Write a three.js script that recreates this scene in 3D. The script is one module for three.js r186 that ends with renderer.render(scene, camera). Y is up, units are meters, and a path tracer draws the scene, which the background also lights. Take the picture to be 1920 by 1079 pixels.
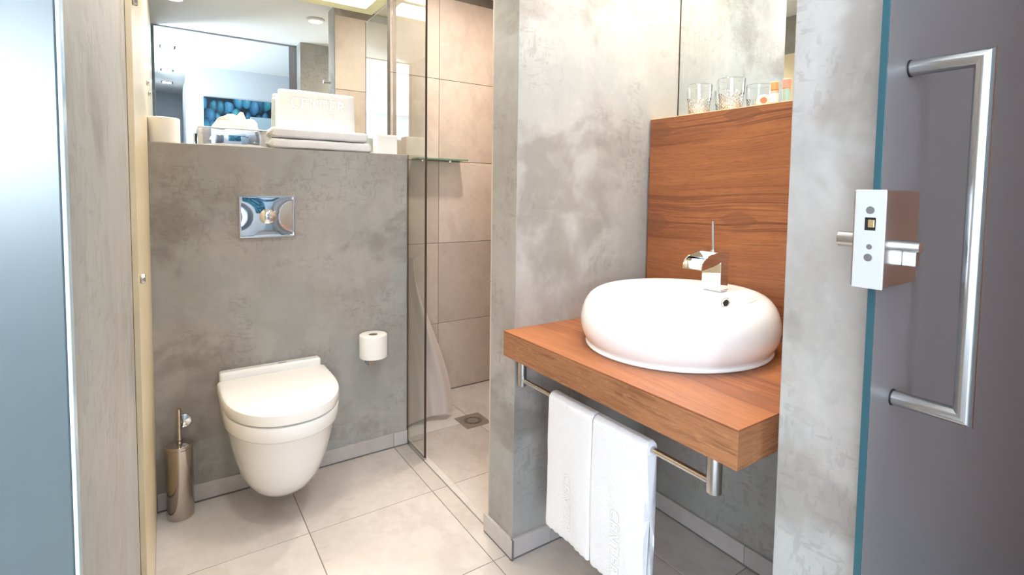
import * as THREE from 'three';
import { RoundedBoxGeometry } from 'three/addons/geometries/RoundedBoxGeometry.js';
import { mergeGeometries, toCreasedNormals, mergeVertices } from 'three/addons/utils/BufferGeometryUtils.js';
import { RectAreaLightUniformsLib } from 'three/addons/lights/RectAreaLightUniformsLib.js';

// ---------------------------------------------------------------- camera, sky, light levels, exposure
const W = 1920, H = 1079, FOCAL = 969.17, PX = 959.7, PY = 412.38;
const YAW = 0.5917, PITCH = 0.0567, ROLL = 0.0126;
const scene = new THREE.Scene();
const camera = new THREE.PerspectiveCamera(2 * Math.atan(H / 2 / FOCAL) * 180 / Math.PI, W / H, 0.02, 60);
{
  const f = new THREE.Vector3(Math.sin(YAW) * Math.cos(PITCH), -Math.sin(PITCH), -Math.cos(YAW) * Math.cos(PITCH));
  const r0 = new THREE.Vector3(Math.cos(YAW), 0, Math.sin(YAW)), u0 = r0.clone().cross(f);
  const r = r0.clone().multiplyScalar(Math.cos(ROLL)).addScaledVector(u0, Math.sin(ROLL));
  const u = r0.clone().multiplyScalar(-Math.sin(ROLL)).addScaledVector(u0, Math.cos(ROLL));
  camera.position.set(0.0619, 1.3, 2.429);
  camera.quaternion.setFromRotationMatrix(new THREE.Matrix4().makeBasis(r, u, f.clone().negate()));
  camera.setViewOffset(W, H, W / 2 - PX, H / 2 - PY, W, H);
}
scene.background = new THREE.Color(0.55, 0.72, 1.0);
const WARM = new THREE.Color(1.0, 0.91, 0.78), COOL = new THREE.Color(0.79, 0.895, 1.0), WHITE = new THREE.Color(1.0, 0.965, 0.915), SHOWER = new THREE.Color(1.0, 0.90, 0.81);
const L_TOILET = 21, L_VANITY = 29, L_VANITY_SPOT = 3.2, L_SHOWER = 640, L_CEILING = 6, L_WINDOW = 34, L_SIDE_WINDOW = 5.5, L_UPLIGHT = 250, L_SPOT = 60;
const renderer = new THREE.WebGLRenderer({ antialias: true });
renderer.toneMapping = THREE.LinearToneMapping;
renderer.toneMappingExposure = 1.0;
renderer.shadowMap.enabled = true;
RectAreaLightUniformsLib.init();

// ---------------------------------------------------------------- helpers
let seed = 7;
const rnd = () => { seed = (seed * 1664525 + 1013904223) >>> 0; return seed / 4294967296; };
const counts = {};
const numbered = (n) => { const c = counts[n] = (counts[n] ?? -1) + 1; return c ? n + '_' + String(c).padStart(3, '0') : n; };
const V = (x, y, z) => new THREE.Vector3(x, y, z);
function tag(o, label, category, group, kind) {
  if (label) o.userData.label = label;
  if (category) o.userData.category = category;
  if (group) o.userData.group = group;
  if (kind) o.userData.kind = kind;
  return o;
}
function thing(name, label, category, [x, y, z] = [0, 0, 0], turn = 0, group) {
  const o = new THREE.Group(); o.name = numbered(name); o.position.set(x, y, z); o.rotation.y = turn;
  scene.add(o); return tag(o, label, category, group);
}
function struct(name) { const o = new THREE.Group(); o.name = name; o.userData.kind = 'structure'; scene.add(o); return o; }
function part(name, geo, mat, parent, label) {
  const m = new THREE.Mesh(Array.isArray(geo) ? merge(geo) : geo, mat);
  m.name = name; m.castShadow = m.receiveShadow = true;
  if (label) m.userData.label = label;
  (parent ?? scene).add(m); return m;
}
function merge(list) { return mergeGeometries(list.map((g) => { g = g.index ? g.toNonIndexed() : g; for (const k of Object.keys(g.attributes)) if (!['position', 'normal', 'uv'].includes(k)) g.deleteAttribute(k); return g; })); }
// uv in metres from the dominant axis of the normal; along = 'z' keeps a grain along z
function metreUV(g, mode = 'xy', off = [0, 0]) {
  const p = g.attributes.position, n = g.attributes.normal, uv = new Float32Array(p.count * 2);
  for (let i = 0; i < p.count; i++) {
    const x = p.getX(i), y = p.getY(i), z = p.getZ(i), a = Math.abs(n.getX(i)), b = Math.abs(n.getY(i)), c = Math.abs(n.getZ(i));
    let u, v;
    if (mode === 'grainz') { if (a >= b && a >= c) [u, v] = [z, y]; else if (b >= c) [u, v] = [z, x]; else [u, v] = [x * 1.0, y]; }
    else { if (a >= b && a >= c) [u, v] = [z, y]; else if (b >= c) [u, v] = [x, z]; else [u, v] = [x, y]; }
    uv[2 * i] = u + off[0]; uv[2 * i + 1] = v + off[1];
  }
  g.setAttribute('uv', new THREE.BufferAttribute(uv, 2)); return g;
}
// box between two corners with a small rounded edge
function slab(a, b, r = 0.002, mode = 'xy', off) {
  const w = b[0] - a[0], h = b[1] - a[1], d = b[2] - a[2];
  const g = r > 0 ? new RoundedBoxGeometry(w, h, d, 1, Math.min(r, w / 2.2, h / 2.2, d / 2.2)) : new THREE.BoxGeometry(w, h, d);
  g.translate((a[0] + b[0]) / 2, (a[1] + b[1]) / 2, (a[2] + b[2]) / 2);
  return metreUV(g, mode, off);
}
function cyl(r0, r1, h, seg = 32) { return new THREE.CylinderGeometry(r1, r0, h, seg); }
function lathe(pts, seg = 48) { return new THREE.LatheGeometry(pts.map(([x, y]) => new THREE.Vector2(x, y)), seg); }
function tubeAlong(points, r, seg = 32, rs = 12) { return new THREE.TubeGeometry(new THREE.CatmullRomCurve3(points.map((p) => V(...p))), seg, r, rs, false); }
// surface through rings of equal point count (arrays of [x, y, z]); closed: rings are loops
function loft(rings, { closed = true, capStart = false, capEnd = false, crease = 0.6 } = {}) {
  const n = rings[0].length, pos = [], idx = [], uv = [];
  rings.forEach((r, j) => r.forEach((p, i) => { pos.push(...p); uv.push(i / n, j / rings.length); }));
  const m = closed ? n : n - 1;
  for (let j = 0; j < rings.length - 1; j++) for (let i = 0; i < m; i++) {
    const a = j * n + i, b = j * n + (i + 1) % n, c = a + n, d = b + n;
    idx.push(a, b, d, a, d, c);
  }
  const cap = (j, flip) => {
    const k = pos.length / 3, s = [0, 0, 0];
    rings[j].forEach((p) => p.forEach((v, q) => { s[q] += v / n; }));
    pos.push(...s); uv.push(0.5, 0.5);
    for (let i = 0; i < n; i++) { const a = j * n + i, b = j * n + (i + 1) % n; flip ? idx.push(k, b, a) : idx.push(k, a, b); }
  };
  if (capStart) cap(0, true);
  if (capEnd) cap(rings.length - 1, false);
  const g = new THREE.BufferGeometry();
  g.setAttribute('position', new THREE.Float32BufferAttribute(pos, 3));
  g.setAttribute('uv', new THREE.Float32BufferAttribute(uv, 2));
  g.setIndex(idx);
  g.computeVertexNormals();
  return crease ? toCreasedNormals(g, crease) : g;
}

// ---------------------------------------------------------------- textures
const hash = (x, y, s) => { let h = Math.imul(x, 374761393) ^ Math.imul(y, 668265263) ^ Math.imul(s, 2147483647 ^ 1274126177); h = Math.imul(h ^ (h >>> 13), 1274126177); return ((h ^ (h >>> 16)) >>> 0) / 4294967296; };
function noise2(x, y, px, py, s) {   // periodic value noise
  const xi = Math.floor(x), yi = Math.floor(y), fx = x - xi, fy = y - yi, u = fx * fx * (3 - 2 * fx), v = fy * fy * (3 - 2 * fy);
  const m = (a, p) => ((a % p) + p) % p, x0 = m(xi, px), x1 = m(xi + 1, px), y0 = m(yi, py), y1 = m(yi + 1, py);
  const a = hash(x0, y0, s), b = hash(x1, y0, s), c = hash(x0, y1, s), d = hash(x1, y1, s);
  return a + (b - a) * u + (c - a) * v + (a - b - c + d) * u * v;
}
function fbm(x, y, px, py, oct, s, gain = 0.5) {   // x, y in 0..1
  let sum = 0, amp = 1, tot = 0;
  for (let o = 0; o < oct; o++) { sum += amp * noise2(x * px, y * py, px, py, s + o * 17); tot += amp; amp *= gain; px *= 2; py *= 2; }
  return sum / tot;
}
const smooth = THREE.MathUtils.smoothstep, lerp = THREE.MathUtils.lerp;
const SR = (c) => [(c >> 16) & 255, (c >> 8) & 255, c & 255];
function tex(w, h, f, srgb = true, repeat = [1, 1]) {
  const d = new Uint8Array(w * h * 4);
  for (let j = 0; j < h; j++) for (let i = 0; i < w; i++) {
    const c = f((i + 0.5) / w, (j + 0.5) / h), o = 4 * (j * w + i);
    if (typeof c === 'number') d[o] = d[o + 1] = d[o + 2] = Math.max(0, Math.min(255, c * 255)); else for (let k = 0; k < 3; k++) d[o + k] = Math.max(0, Math.min(255, c[k]));
    d[o + 3] = 255;
  }
  const t = new THREE.DataTexture(d, w, h, THREE.RGBAFormat);
  t.wrapS = t.wrapT = THREE.RepeatWrapping; t.magFilter = THREE.LinearFilter; t.minFilter = THREE.LinearMipmapLinearFilter; t.generateMipmaps = true;
  if (srgb) t.colorSpace = THREE.SRGBColorSpace;
  t.repeat.set(...repeat); t.needsUpdate = true; return t;
}
const mix3 = (a, b, t) => a.map((v, k) => v + (b[k] - v) * t);
// trowelled concrete: broad clouds, swept trowel marks, dark scuffs and fine grain
function concreteAt(s) {
  return (u, v) => {
    const wx = fbm(u, v, 3, 3, 3, s + 1) * 0.10, wy = fbm(u, v, 3, 3, 3, s + 2) * 0.10;
    const cloud = fbm(u + wx, v + wy, 4, 4, 6, s + 3, 0.55), sweep = fbm(u + wy, v + wx, 22, 7, 5, s + 4, 0.6), sweep2 = fbm(u + wx, v + wy, 8, 26, 5, s + 5, 0.6);
    const fine = fbm(u, v, 90, 90, 3, s + 6, 0.7), patch = fbm(u + wy * 2, v + wx * 2, 5, 5, 5, s + 8, 0.6);
    const scratchV = fbm(u + wx * 0.6, v, 130, 50, 3, s + 12, 0.6), scratchH = fbm(u, v + wy * 0.6, 46, 140, 3, s + 13, 0.6), gate = fbm(u, v, 9, 9, 4, s + 14);
    const k = (cloud - 0.5) * 1.25 + (sweep - 0.5) * 0.42 + (sweep2 - 0.5) * 0.32 + (fine - 0.5) * 0.22;
    let c = mix3([145, 139, 133], [180, 175, 170], Math.max(0, Math.min(1, 0.55 + k)));
    c = mix3(c, [160, 163, 160], 0.55 * smooth(fbm(u + wx, v + wy, 5, 5, 4, s + 9), 0.48, 0.66));
    c = mix3(c, [123, 114, 107], 0.50 * smooth(patch, 0.53, 0.72));
    c = mix3(c, [112, 106, 101], 0.20 * smooth(gate, 0.48, 0.62) * Math.max(smooth(scratchV, 0.60, 0.70), smooth(scratchH, 0.61, 0.71)));
    return mix3(c, [198, 193, 188], 0.16 * smooth(fbm(u + wx, v + wy, 12, 12, 5, s + 10, 0.62), 0.56, 0.68));
  };
}
const concreteMap = tex(1536, 1536, concreteAt(11), true, [1 / 1.45, 1 / 1.45]);
const concreteBump = tex(512, 512, (u, v) => 0.5 * fbm(u, v, 24, 24, 4, 91) + 0.5 * fbm(u, v, 60, 12, 3, 93), false, [1 / 0.9, 1 / 0.9]);
const tileMap = tex(512, 512, (u, v) => {
  const a = fbm(u, v, 4, 4, 5, 201), b = fbm(u, v, 40, 40, 3, 203), c = smooth(fbm(u, v, 7, 5, 5, 207, 0.62), 0.56, 0.72);
  return mix3(mix3([207, 199, 193], [223, 216, 211], a * 1.2 - 0.1), [192, 182, 175], c * 0.35).map((x) => x + (b - 0.5) * 10);
}, true, [1 / 0.9, 1 / 0.9]);
// veneer seen over 0.92 m along the grain and 0.364 m across, the leaf repeating upwards; eyes in each leaf
const woodAt = (u, v) => {
  let y = v, eye = 0, rim = 0;
  for (const [eu, ev, ru, rv] of [[0.435, 0.50, 0.080, 0.072], [0.05, 0.42, 0.07, 0.09], [1.05, 0.42, 0.07, 0.09]]) for (const o of [-1, 0, 1]) {
    const du = (u - eu) / ru, dv = v - ev - o, f = Math.exp(-du * du * 0.35);
    y -= Math.tanh(dv / rv) * rv * 0.5 * f * Math.exp(-Math.abs(dv) / 0.22);
    const lens = Math.abs(dv) / (rv * Math.max(0.001, 1 - Math.abs(du) ** 1.6)) + (Math.abs(du) > 1 ? 9 : 0);
    eye = Math.max(eye, 1 - smooth(lens, 0.75, 1.05)); rim = Math.max(rim, smooth(lens, 0.7, 0.98) * (1 - smooth(lens, 1.02, 1.35)));
  }
  y += 0.045 * (fbm(u, v, 2, 2, 3, 301) - 0.5) + 0.028 * Math.sin(u * 6.283 + 0.6);
  const m = ((y % 1) + 1) % 1;
  const line = fbm(u, m, 2, 54, 4, 303, 0.65), vein = fbm(u, m, 1, 26, 4, 304, 0.62), pore = fbm(u, m, 26, 230, 2, 309, 0.7), broad = fbm(u, m, 2, 6, 3, 311);
  let c = mix3([136, 80, 47], [173, 110, 66], Math.max(0, Math.min(1, 0.5 + (broad - 0.5) * 1.3 + (line - 0.5) * 0.9)));
  c = mix3(c, [104, 58, 39], 0.50 * smooth(vein, 0.60, 0.72) + 0.36 * smooth(line, 0.56, 0.72));
  c = mix3(c, [104, 58, 40], smooth(pore, 0.52, 0.72) * 0.30);
  c = mix3(c, [124, 75, 48], eye * 0.6);
  return mix3(c, [112, 66, 44], rim * 0.35);
};
const woodMap = tex(1024, 1024, woodAt, true, [1 / 0.92, 1 / 0.364]);
const woodEdgeMap = tex(1024, 512, (u, v) => {
  const y = v + 0.06 * fbm(u, v, 3, 3, 4, 401), g = fbm(u, y, 10, 120, 3, 403, 0.65), b = fbm(u, y, 2, 8, 4, 405), s = smooth(fbm(u, y, 40, 130, 3, 407), 0.60, 0.78), k = fbm(u, y, 6, 30, 4, 409, 0.6);
  const c = mix3(mix3([143, 94, 62], [172, 118, 80], b), [118, 75, 48], smooth(g, 0.48, 0.75) * 0.5 + smooth(k, 0.55, 0.7) * 0.3);
  return mix3(c, [196, 156, 118], s * 0.3);
}, true, [1 / 0.86, 1 / 0.43]);
const terryBump = tex(256, 256, (u, v) => 0.65 * noise2(u * 64, v * 64, 64, 64, 501) + 0.35 * noise2(u * 128, v * 128, 128, 128, 503), false, [1 / 0.14, 1 / 0.14]);
const creamMap = tex(256, 256, (u, v) => mix3([214, 196, 160], [224, 208, 176], fbm(u, v, 3, 24, 3, 601)), true, [1, 1]);
function canvasTex(w, h, draw, srgb = true) {
  const c = document.createElement('canvas'); c.width = w; c.height = h;
  draw(c.getContext('2d'), w, h);
  const t = new THREE.CanvasTexture(c); if (srgb) t.colorSpace = THREE.SRGBColorSpace;
  t.magFilter = THREE.LinearFilter; return t;
}
// printed photograph of blue pebbles
const pebblePrint = canvasTex(1024, 768, (g, w, h) => {
  g.fillStyle = '#0c2436'; g.fillRect(0, 0, w, h);
  let s = 99; const r = () => { s = (s * 16807) % 2147483647; return s / 2147483647; };
  for (let row = 0; row < 9; row++) for (let k = 0; k < 10; k++) {
    const x = (k + (row % 2) * 0.5 + (r() - 0.5) * 0.9) * w / 9, y = (row + 0.5 + (r() - 0.5) * 0.7) * h / 8.4, a = 50 + r() * 44, b = 36 + r() * 30, t = (r() - 0.5) * 3.1;
    const hue = 190 + r() * 14, l = 27 + r() * 20;
    g.save(); g.translate(x, y); g.rotate(t);
    const gr = g.createRadialGradient(-a * 0.3, -b * 0.4, 4, 0, 0, a);
    gr.addColorStop(0, `hsl(${hue},40%,${l + 18}%)`); gr.addColorStop(0.55, `hsl(${hue},52%,${l}%)`); gr.addColorStop(1, `hsl(${hue + 6},60%,${l * 0.4}%)`);
    g.fillStyle = gr; g.beginPath();
    for (let i = 0; i <= 24; i++) { const q = i / 24 * Math.PI * 2, e = 1 + 0.08 * Math.sin(q * 3 + x) + 0.05 * Math.sin(q * 5 + y); g[i ? 'lineTo' : 'moveTo'](a * e * Math.cos(q), b * e * Math.sin(q)); }
    g.fill(); g.globalAlpha = 0.35;
    for (let i = 0; i < 26; i++) { g.fillStyle = r() > 0.5 ? '#a5d3ea' : '#123a55'; g.fillRect((r() - 0.5) * a * 1.3, (r() - 0.5) * b * 1.2, 2 + r() * 9, 1 + r() * 2); }
    g.restore();
  }
});
const emboss = (text, sub, vertical) => canvasTex(1024, 512, (g, w, h) => {
  g.fillStyle = '#808080'; g.fillRect(0, 0, w, h);
  let s = 5; for (let i = 0; i < 26000; i++) { s = (s * 16807) % 2147483647; const x = s % w; s = (s * 16807) % 2147483647; const y = s % h; s = (s * 16807) % 2147483647; const v = 116 + s % 24; g.fillStyle = `rgb(${v},${v},${v})`; g.fillRect(x, y, 5, 5); }
  g.textAlign = 'center'; g.textBaseline = 'middle'; g.fillStyle = '#d4d4d4';
  g.font = sub ? 'bold 200px sans-serif' : 'bold 120px sans-serif'; g.fillText(text, sub ? w / 2 : w * 0.70, h * (sub ? 0.33 : 0.5));
  if (sub) { g.font = 'bold 90px sans-serif'; g.fillText(sub, w * 0.66, h * 0.6); }
}, false);

// ---------------------------------------------------------------- materials
const std = (o) => new THREE.MeshStandardMaterial(o), phys = (o) => new THREE.MeshPhysicalMaterial(o);
const M = {
  concrete: std({ map: concreteMap, roughness: 0.55, bumpMap: concreteBump, bumpScale: 0.0012 }),
  white: std({ color: 0xf1f1ef, roughness: 0.9 }),
  bluewall: std({ color: 0xdfe6ee, roughness: 0.9 }),
  darkconcrete: std({ map: concreteMap, color: 0xb8b2aa, roughness: 0.7 }),
  grout: std({ color: 0x8b847e, roughness: 0.95 }),
  darkgrout: std({ color: 0x77736f, roughness: 0.95 }),
  wood: phys({ map: woodMap, roughness: 0.42 }),
  woodEdge: phys({ map: woodEdgeMap, roughness: 0.45 }),
  ceramic: phys({ color: 0xf6f6f5, roughness: 0.12, clearcoat: 0.6, clearcoatRoughness: 0.05 }),
  plasticWhite: phys({ color: 0xf3f2f0, roughness: 0.25 }),
  chrome: std({ color: 0xe9ebee, metalness: 1, roughness: 0.05 }),
  steel: std({ color: 0xc6c4c2, metalness: 1, roughness: 0.27 }),
  brushSteel: std({ color: 0xc4bab1, metalness: 1, roughness: 0.16 }),
  mirror: std({ color: 0xe8efee, metalness: 1, roughness: 0.0 }),
  glass: phys({ color: 0xf2f8f4, roughness: 0.0, transmission: 1, thickness: 0, ior: 1.5 }),
  glassEdge: phys({ color: 0x1c2a28, roughness: 0.1 }),
  tealEdge: phys({ color: 0x2f535c, roughness: 0.12 }),
  paleEdge: phys({ color: 0xcfe6f2, roughness: 0.15 }),
  frostDoor: phys({ color: 0xb0aaaa, roughness: 0.42, transmission: 0.6, thickness: 0.01, ior: 1.5 }),
  frostPane: phys({ color: 0x626d6e, roughness: 0.27, transmission: 0.4, thickness: 0.01, ior: 1.65 }),
  black: std({ color: 0x14120f, roughness: 0.5 }),
  seal: std({ color: 0x3a2f27, roughness: 0.6 }),
  paper: std({ color: 0xf7f5f2, roughness: 0.95 }),
  terry: phys({ color: 0xededf0, roughness: 0.95, bumpMap: terryBump, bumpScale: 0.0016, sheen: 0.3, sheenRoughness: 0.6 }),
  cream: phys({ map: creamMap, roughness: 0.28 }),
  crystal: phys({ color: 0xffffff, roughness: 0.0, transmission: 1, thickness: 0.02, ior: 1.5 }),
  shelfGlass: phys({ color: 0xa5d6b8, roughness: 0.05, transmission: 0.6, thickness: 0.008, ior: 1.5, attenuationColor: new THREE.Color(0x4f8a6a), attenuationDistance: 0.05 }),
  curtain: phys({ color: 0xe6dbd2, roughness: 0.9, transmission: 0.35, thickness: 0, side: THREE.DoubleSide }),
  diffuser: std({ color: 0xfff4e0, roughness: 0.6, emissive: new THREE.Color(1, 0.93, 0.80), emissiveIntensity: 5 }),
  lens: std({ color: 0xfff6e8, emissive: 0xfff0dc, emissiveIntensity: 1.2, roughness: 0.5 }),
  boxRim: std({ color: 0xe8dfb6, roughness: 0.7 }),
};
const tileMats = [0xffffff, 0xf8f6f4, 0xf2efec].map((c) => std({ map: tileMap, color: c, roughness: 0.38 }));
const wallTileMats = [0xf6ece2, 0xf0e5da, 0xebe0d6].map((c) => std({ map: tileMap, color: c, roughness: 0.45 }));
const baseMats = [0xe6e6e8, 0xdededf].map((c) => std({ map: tileMap, color: c, roughness: 0.4 }));

// ---------------------------------------------------------------- lamps
function areaLight(color, intensity, w, h, pos, look) {
  const l = new THREE.RectAreaLight(color, intensity, w, h); l.position.set(...pos); l.lookAt(...look); l.castShadow = true; scene.add(l); return l;
}

function spotLight(color, intensity, pos, angle, size) {
  const l = new THREE.SpotLight(color, intensity, 0, angle, 0.9, 2); l.position.set(...pos); l.target.position.set(pos[0], 0, pos[2]); l.castShadow = true; l.shadow.radius = size / 0.02; scene.add(l, l.target); return l;
}

// ---------------------------------------------------------------- setting: the room shell
const XG = 1.067, YC = 2.55, HL = 1.47, ZM = -0.22, XB = 1.88, HB = 0.074;
const wallThing = (name, geos, mat = M.concrete) => { const w = struct(name); part(name + '_body', geos, mat, w); return w; };
wallThing('wall_left', [slab([-0.16, 0, -0.36], [0, YC, 2.05], 0.003, 'xy', [0.4, 0.2])]);
const wallToilet = wallThing('wall_toilet', [slab([0.0, 0, ZM - 0.14], [XG - 0.003, HL, 0], 0.003)]);
wallThing('wall_back', [slab([0.0, HL, ZM - 0.14], [XG - 0.003, YC, ZM - 0.008], 0)], M.darkconcrete);
const wallPartition = wallThing('wall_partition', [slab([1.054, 0, 0.8223], [2.0, YC, 0.98], 0.003, 'xy', [0.15, 0.55])]);
wallThing('wall_right', [slab([XB, 0, 0.98], [2.1, YC, 1.90], 0, 'xy', [0.3, 0]), slab([1.722, 0, 0.98], [XB, 1.585, 1.90], 0, 'xy', [0.6, 0.1])]);
wallThing('wall_doorway_right', [slab([1.054, 0, 1.90], [2.8, YC, 2.046], 0.004, 'xy', [0.7, 0.3])]);
wallThing('wall_doorway_left', [slab([-2.5, 0, 1.90], [-0.16, YC, 2.05], 0, 'xy', [0.9, 0.3])]);
const wallShowerBack = wallThing('wall_shower_back', [slab([XG, 0, -0.66], [2.12, YC, -0.542], 0)], M.darkconcrete);
const wallShowerRight = wallThing('wall_shower_right', [slab([2.012, 0, -0.542], [2.12, YC, 0.98], 0)], M.darkconcrete);
wallThing('wall_shower_left', [slab([XG - 0.003, 0, -0.542], [XG, HL, -0.01], 0), slab([XG - 0.1, 0, -0.66], [XG, YC, ZM - 0.14], 0)], M.darkconcrete);
// tiles on the shower walls
{
  const rows = [[0.004, 0.446], [0.449, 0.960], [0.963, 1.476], [1.479, 1.984], [1.987, 2.487]];
  const cols = [[1.070, 1.492], [1.495, 2.0], [2.003, 2.010]];
  let k = 0;
  for (const [y0, y1] of rows) {
    for (const [x0, x1] of cols.slice(0, 2)) part('tile', slab([x0, y0, -0.541], [x1, y1, -0.53], 0.0012, 'xy', [rnd(), rnd()]), wallTileMats[k++ % 3], wallShowerBack);
    for (const [z0, z1] of [[-0.53, -0.053], [-0.05, 0.452], [0.455, 0.81]]) part('tile', slab([2.0, y0, z0], [2.011, y1, z1 - 0.001], 0.0012, 'xy', [rnd(), rnd()]), wallTileMats[k++ % 3], wallShowerRight);
    for (const [x0, x1] of [[1.056, 1.492], [1.495, 1.997]]) part('tile', slab([x0, y0, 0.8123], [x1, y1, 0.8217], 0.0012, 'xy', [rnd(), rnd()]), wallTileMats[k++ % 3], wallPartition);
  }
  part('grout', [slab([XG, 0, -0.5425], [2.012, 2.49, -0.5335], 0), ], M.darkgrout, wallShowerBack);
  part('grout', [slab([2.0075, 0, -0.53], [2.0125, 2.49, 0.81], 0)], M.darkgrout, wallShowerRight);
}
wallThing('ceiling', [slab([-2.6, YC, -0.7], [3.0, YC + 0.12, 6.2], 0)], M.white);
// floor: grout bed and single tiles
{
  const f = struct('floor');
  part('floor_base', [slab([-0.16, -0.1, -0.66], [2.12, -0.0025, 2.05], 0)], M.grout, f);
  const xs = [-0.016, 0.489, 0.994], zs = [-0.052, 0.453, 0.954, 1.459, 1.964, 2.05], g = 0.0016;
  let k = 0;
  const lay = (x0, x1, z0, z1) => part('tile', slab([x0 + g, -0.012, z0 + g], [x1 - g, 0, z1 - g], 0.001, 'xy', [rnd(), rnd()]), tileMats[k++ % 3], f);
  for (let j = 0; j < 5; j++) {
    const z0 = Math.max(zs[j], j ? -9 : 0.0), z1 = zs[j + 1];
    lay(0.0, 0.489, z0, z1); lay(0.489, 0.994, z0, z1);
    if (j < 2) lay(0.994, 1.066, z0, Math.min(z1, 0.954));
    else { lay(0.994, 1.499, z0 < 0.98 ? 0.954 : z0, z1); lay(1.499, 1.722, z0 < 0.98 ? 0.954 : z0, z1); }
  }
  for (const [z0, z1] of [[-0.53, -0.052], [-0.052, 0.453], [0.453, 0.8123]]) { lay(1.10, 1.485, z0, z1); lay(1.485, 2.0, z0, z1); }
  wallThing('threshold', [slab([1.068, -0.02, -0.53], [1.099, 0.0035, 0.822], 0.001)], tileMats[0]);
  const b = struct('floor_bedroom');
  part('floor_bedroom_body', [slab([-2.6, -0.1, 2.05], [3.0, -0.001, 6.2], 0)], std({ color: 0x8f8a86, roughness: 0.6 }), b);
}
// baseboards: single skirting tiles over a dark joint
function baseboard(name, dir, at, spans, depth) {
  const s = struct(name);
  spans.forEach(([a, b], i) => {
    const lo = 0.008, d0 = Math.min(at, at + depth), d1 = Math.max(at, at + depth);
    part('tile', dir === 'x' ? slab([a + 0.001, lo, d0], [b - 0.001, HB, d1], 0.0015, 'xy', [rnd(), rnd()]) : slab([d0, lo, a + 0.001], [d1, HB, b - 0.001], 0.0015, 'xy', [rnd(), rnd()]), baseMats[i % 2], s);
  });
  const a = spans[0][0], b = spans[spans.length - 1][1], d0 = Math.min(at, at + depth * 0.75), d1 = Math.max(at, at + depth * 0.75);
  part('grout', dir === 'x' ? slab([a, 0, d0], [b, HB - 0.004, d1], 0) : slab([d0, 0, a], [d1, HB - 0.004, b], 0), M.darkgrout, s);
}
baseboard('baseboard_toilet', 'x', 0, [[0.012, 0.489], [0.489, 0.991], [0.991, 1.064]], 0.011);
baseboard('baseboard_left', 'z', 0, [[0.0, 0.453], [0.453, 0.954], [0.954, 1.459], [1.459, 1.9]], 0.011);
baseboard('baseboard_partition_end', 'z', 1.054, [[0.80, 0.992]], -0.011);
baseboard('baseboard_partition', 'x', 0.98, [[1.044, 1.22], [1.22, 1.71]], 0.011);
baseboard('baseboard_right', 'z', 1.722, [[0.99, 1.45], [1.45, 1.90]], -0.011);
// the bedroom beyond the doorway, seen in the mirror
wallThing('wall_bedroom_back', [slab([0.28, 0, 3.47], [3.0, YC, 3.6], 0)], M.bluewall);
wallThing('wall_bedroom_corridor', [slab([0.28, 0, 3.6], [0.4, YC, 6.0], 0)], M.bluewall);
wallThing('wall_bedroom_nib', [slab([-0.10, 0, 3.85], [-0.03, YC, 5.6], 0)], M.bluewall);
wallThing('wall_bedroom_far', [slab([-2.6, 0, 5.6], [-1.9, YC, 5.75], 0), slab([-0.2, 0, 5.6], [0.4, YC, 5.75], 0), slab([-1.9, 0, 5.6], [-0.2, 1.3, 5.75], 0), slab([-1.9, 2.05, 5.6], [-0.2, YC, 5.75], 0)], M.bluewall);
wallThing('wall_bedroom_right', [slab([2.8, 0, 2.05], [2.95, YC, 3.47], 0)], M.bluewall);
wallThing('wall_bedroom_left', [slab([-2.65, 0, 2.05], [-2.5, 0.6, 5.6], 0), slab([-2.65, 2.3, 2.05], [-2.5, YC, 5.6], 0), slab([-2.65, 0.6, 2.05], [-2.5, 2.3, 2.5], 0), slab([-2.65, 0.6, 4.7], [-2.5, 2.3, 5.6], 0)], M.bluewall);
// daylit windows with translucent blinds
function blindWindow(name, a, b, pos, look, w, h, strength) {
  const s = struct(name);
  part('window_glow', slab(a, b, 0), std({ color: 0xeef4ff, emissive: COOL, emissiveIntensity: Math.min(3, strength) }), s);
  areaLight(COOL, strength, w, h, pos, look);
}
blindWindow('window_1', [-1.9, 1.3, 5.64], [-0.2, 2.05, 5.66], [-1.05, 1.675, 5.62], [-1.05, 1.675, 0], 1.7, 0.75, L_WINDOW);
blindWindow('window_2', [-2.6, 0.6, 2.5], [-2.58, 2.3, 4.7], [-2.55, 1.45, 3.6], [0, 1.45, 3.6], 2.2, 1.7, L_SIDE_WINDOW);

// ---------------------------------------------------------------- light boxes
function lightBox(name, label, x0, x1, z0, z1, y, strength, ix0, ix1, iz0, iz1) {
  const t = thing(name, label, 'light', [0, 0, 0]);
  const g = [slab([x0, y, z0], [ix0, y + 0.1, z1], 0), slab([ix1, y, z0], [x1, y + 0.1, z1], 0), slab([ix0, y, z0], [ix1, y + 0.1, iz0], 0), slab([ix0, y, iz1], [ix1, y + 0.1, z1], 0), slab([x0, y + 0.03, z0], [x1, YC, z1], 0)];
  part('housing', g, M.boxRim, t);
  part('diffuser', slab([ix0, y + 0.012, iz0], [ix1, y + 0.026, iz1], 0), M.diffuser, t);
  areaLight(WARM, strength, ix1 - ix0, iz1 - iz0, [(ix0 + ix1) / 2, y + 0.006, (iz0 + iz1) / 2], [(ix0 + ix1) / 2, 0, (iz0 + iz1) / 2]).up.set(0, 0, 1);
}
lightBox('light_box', 'yellowish ceiling light box with bright white panel reflected at top of mirror', 0.0, 1.066, ZM, 0.085, 2.29, L_TOILET, 0.05, 1.005, -0.2, 0.005);
lightBox('light_box', 'warm light box above the vanity mirror, out of frame', 1.66, XB, 0.981, 1.899, 2.42, L_VANITY, 1.69, 1.86, 1.03, 1.86);

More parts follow.
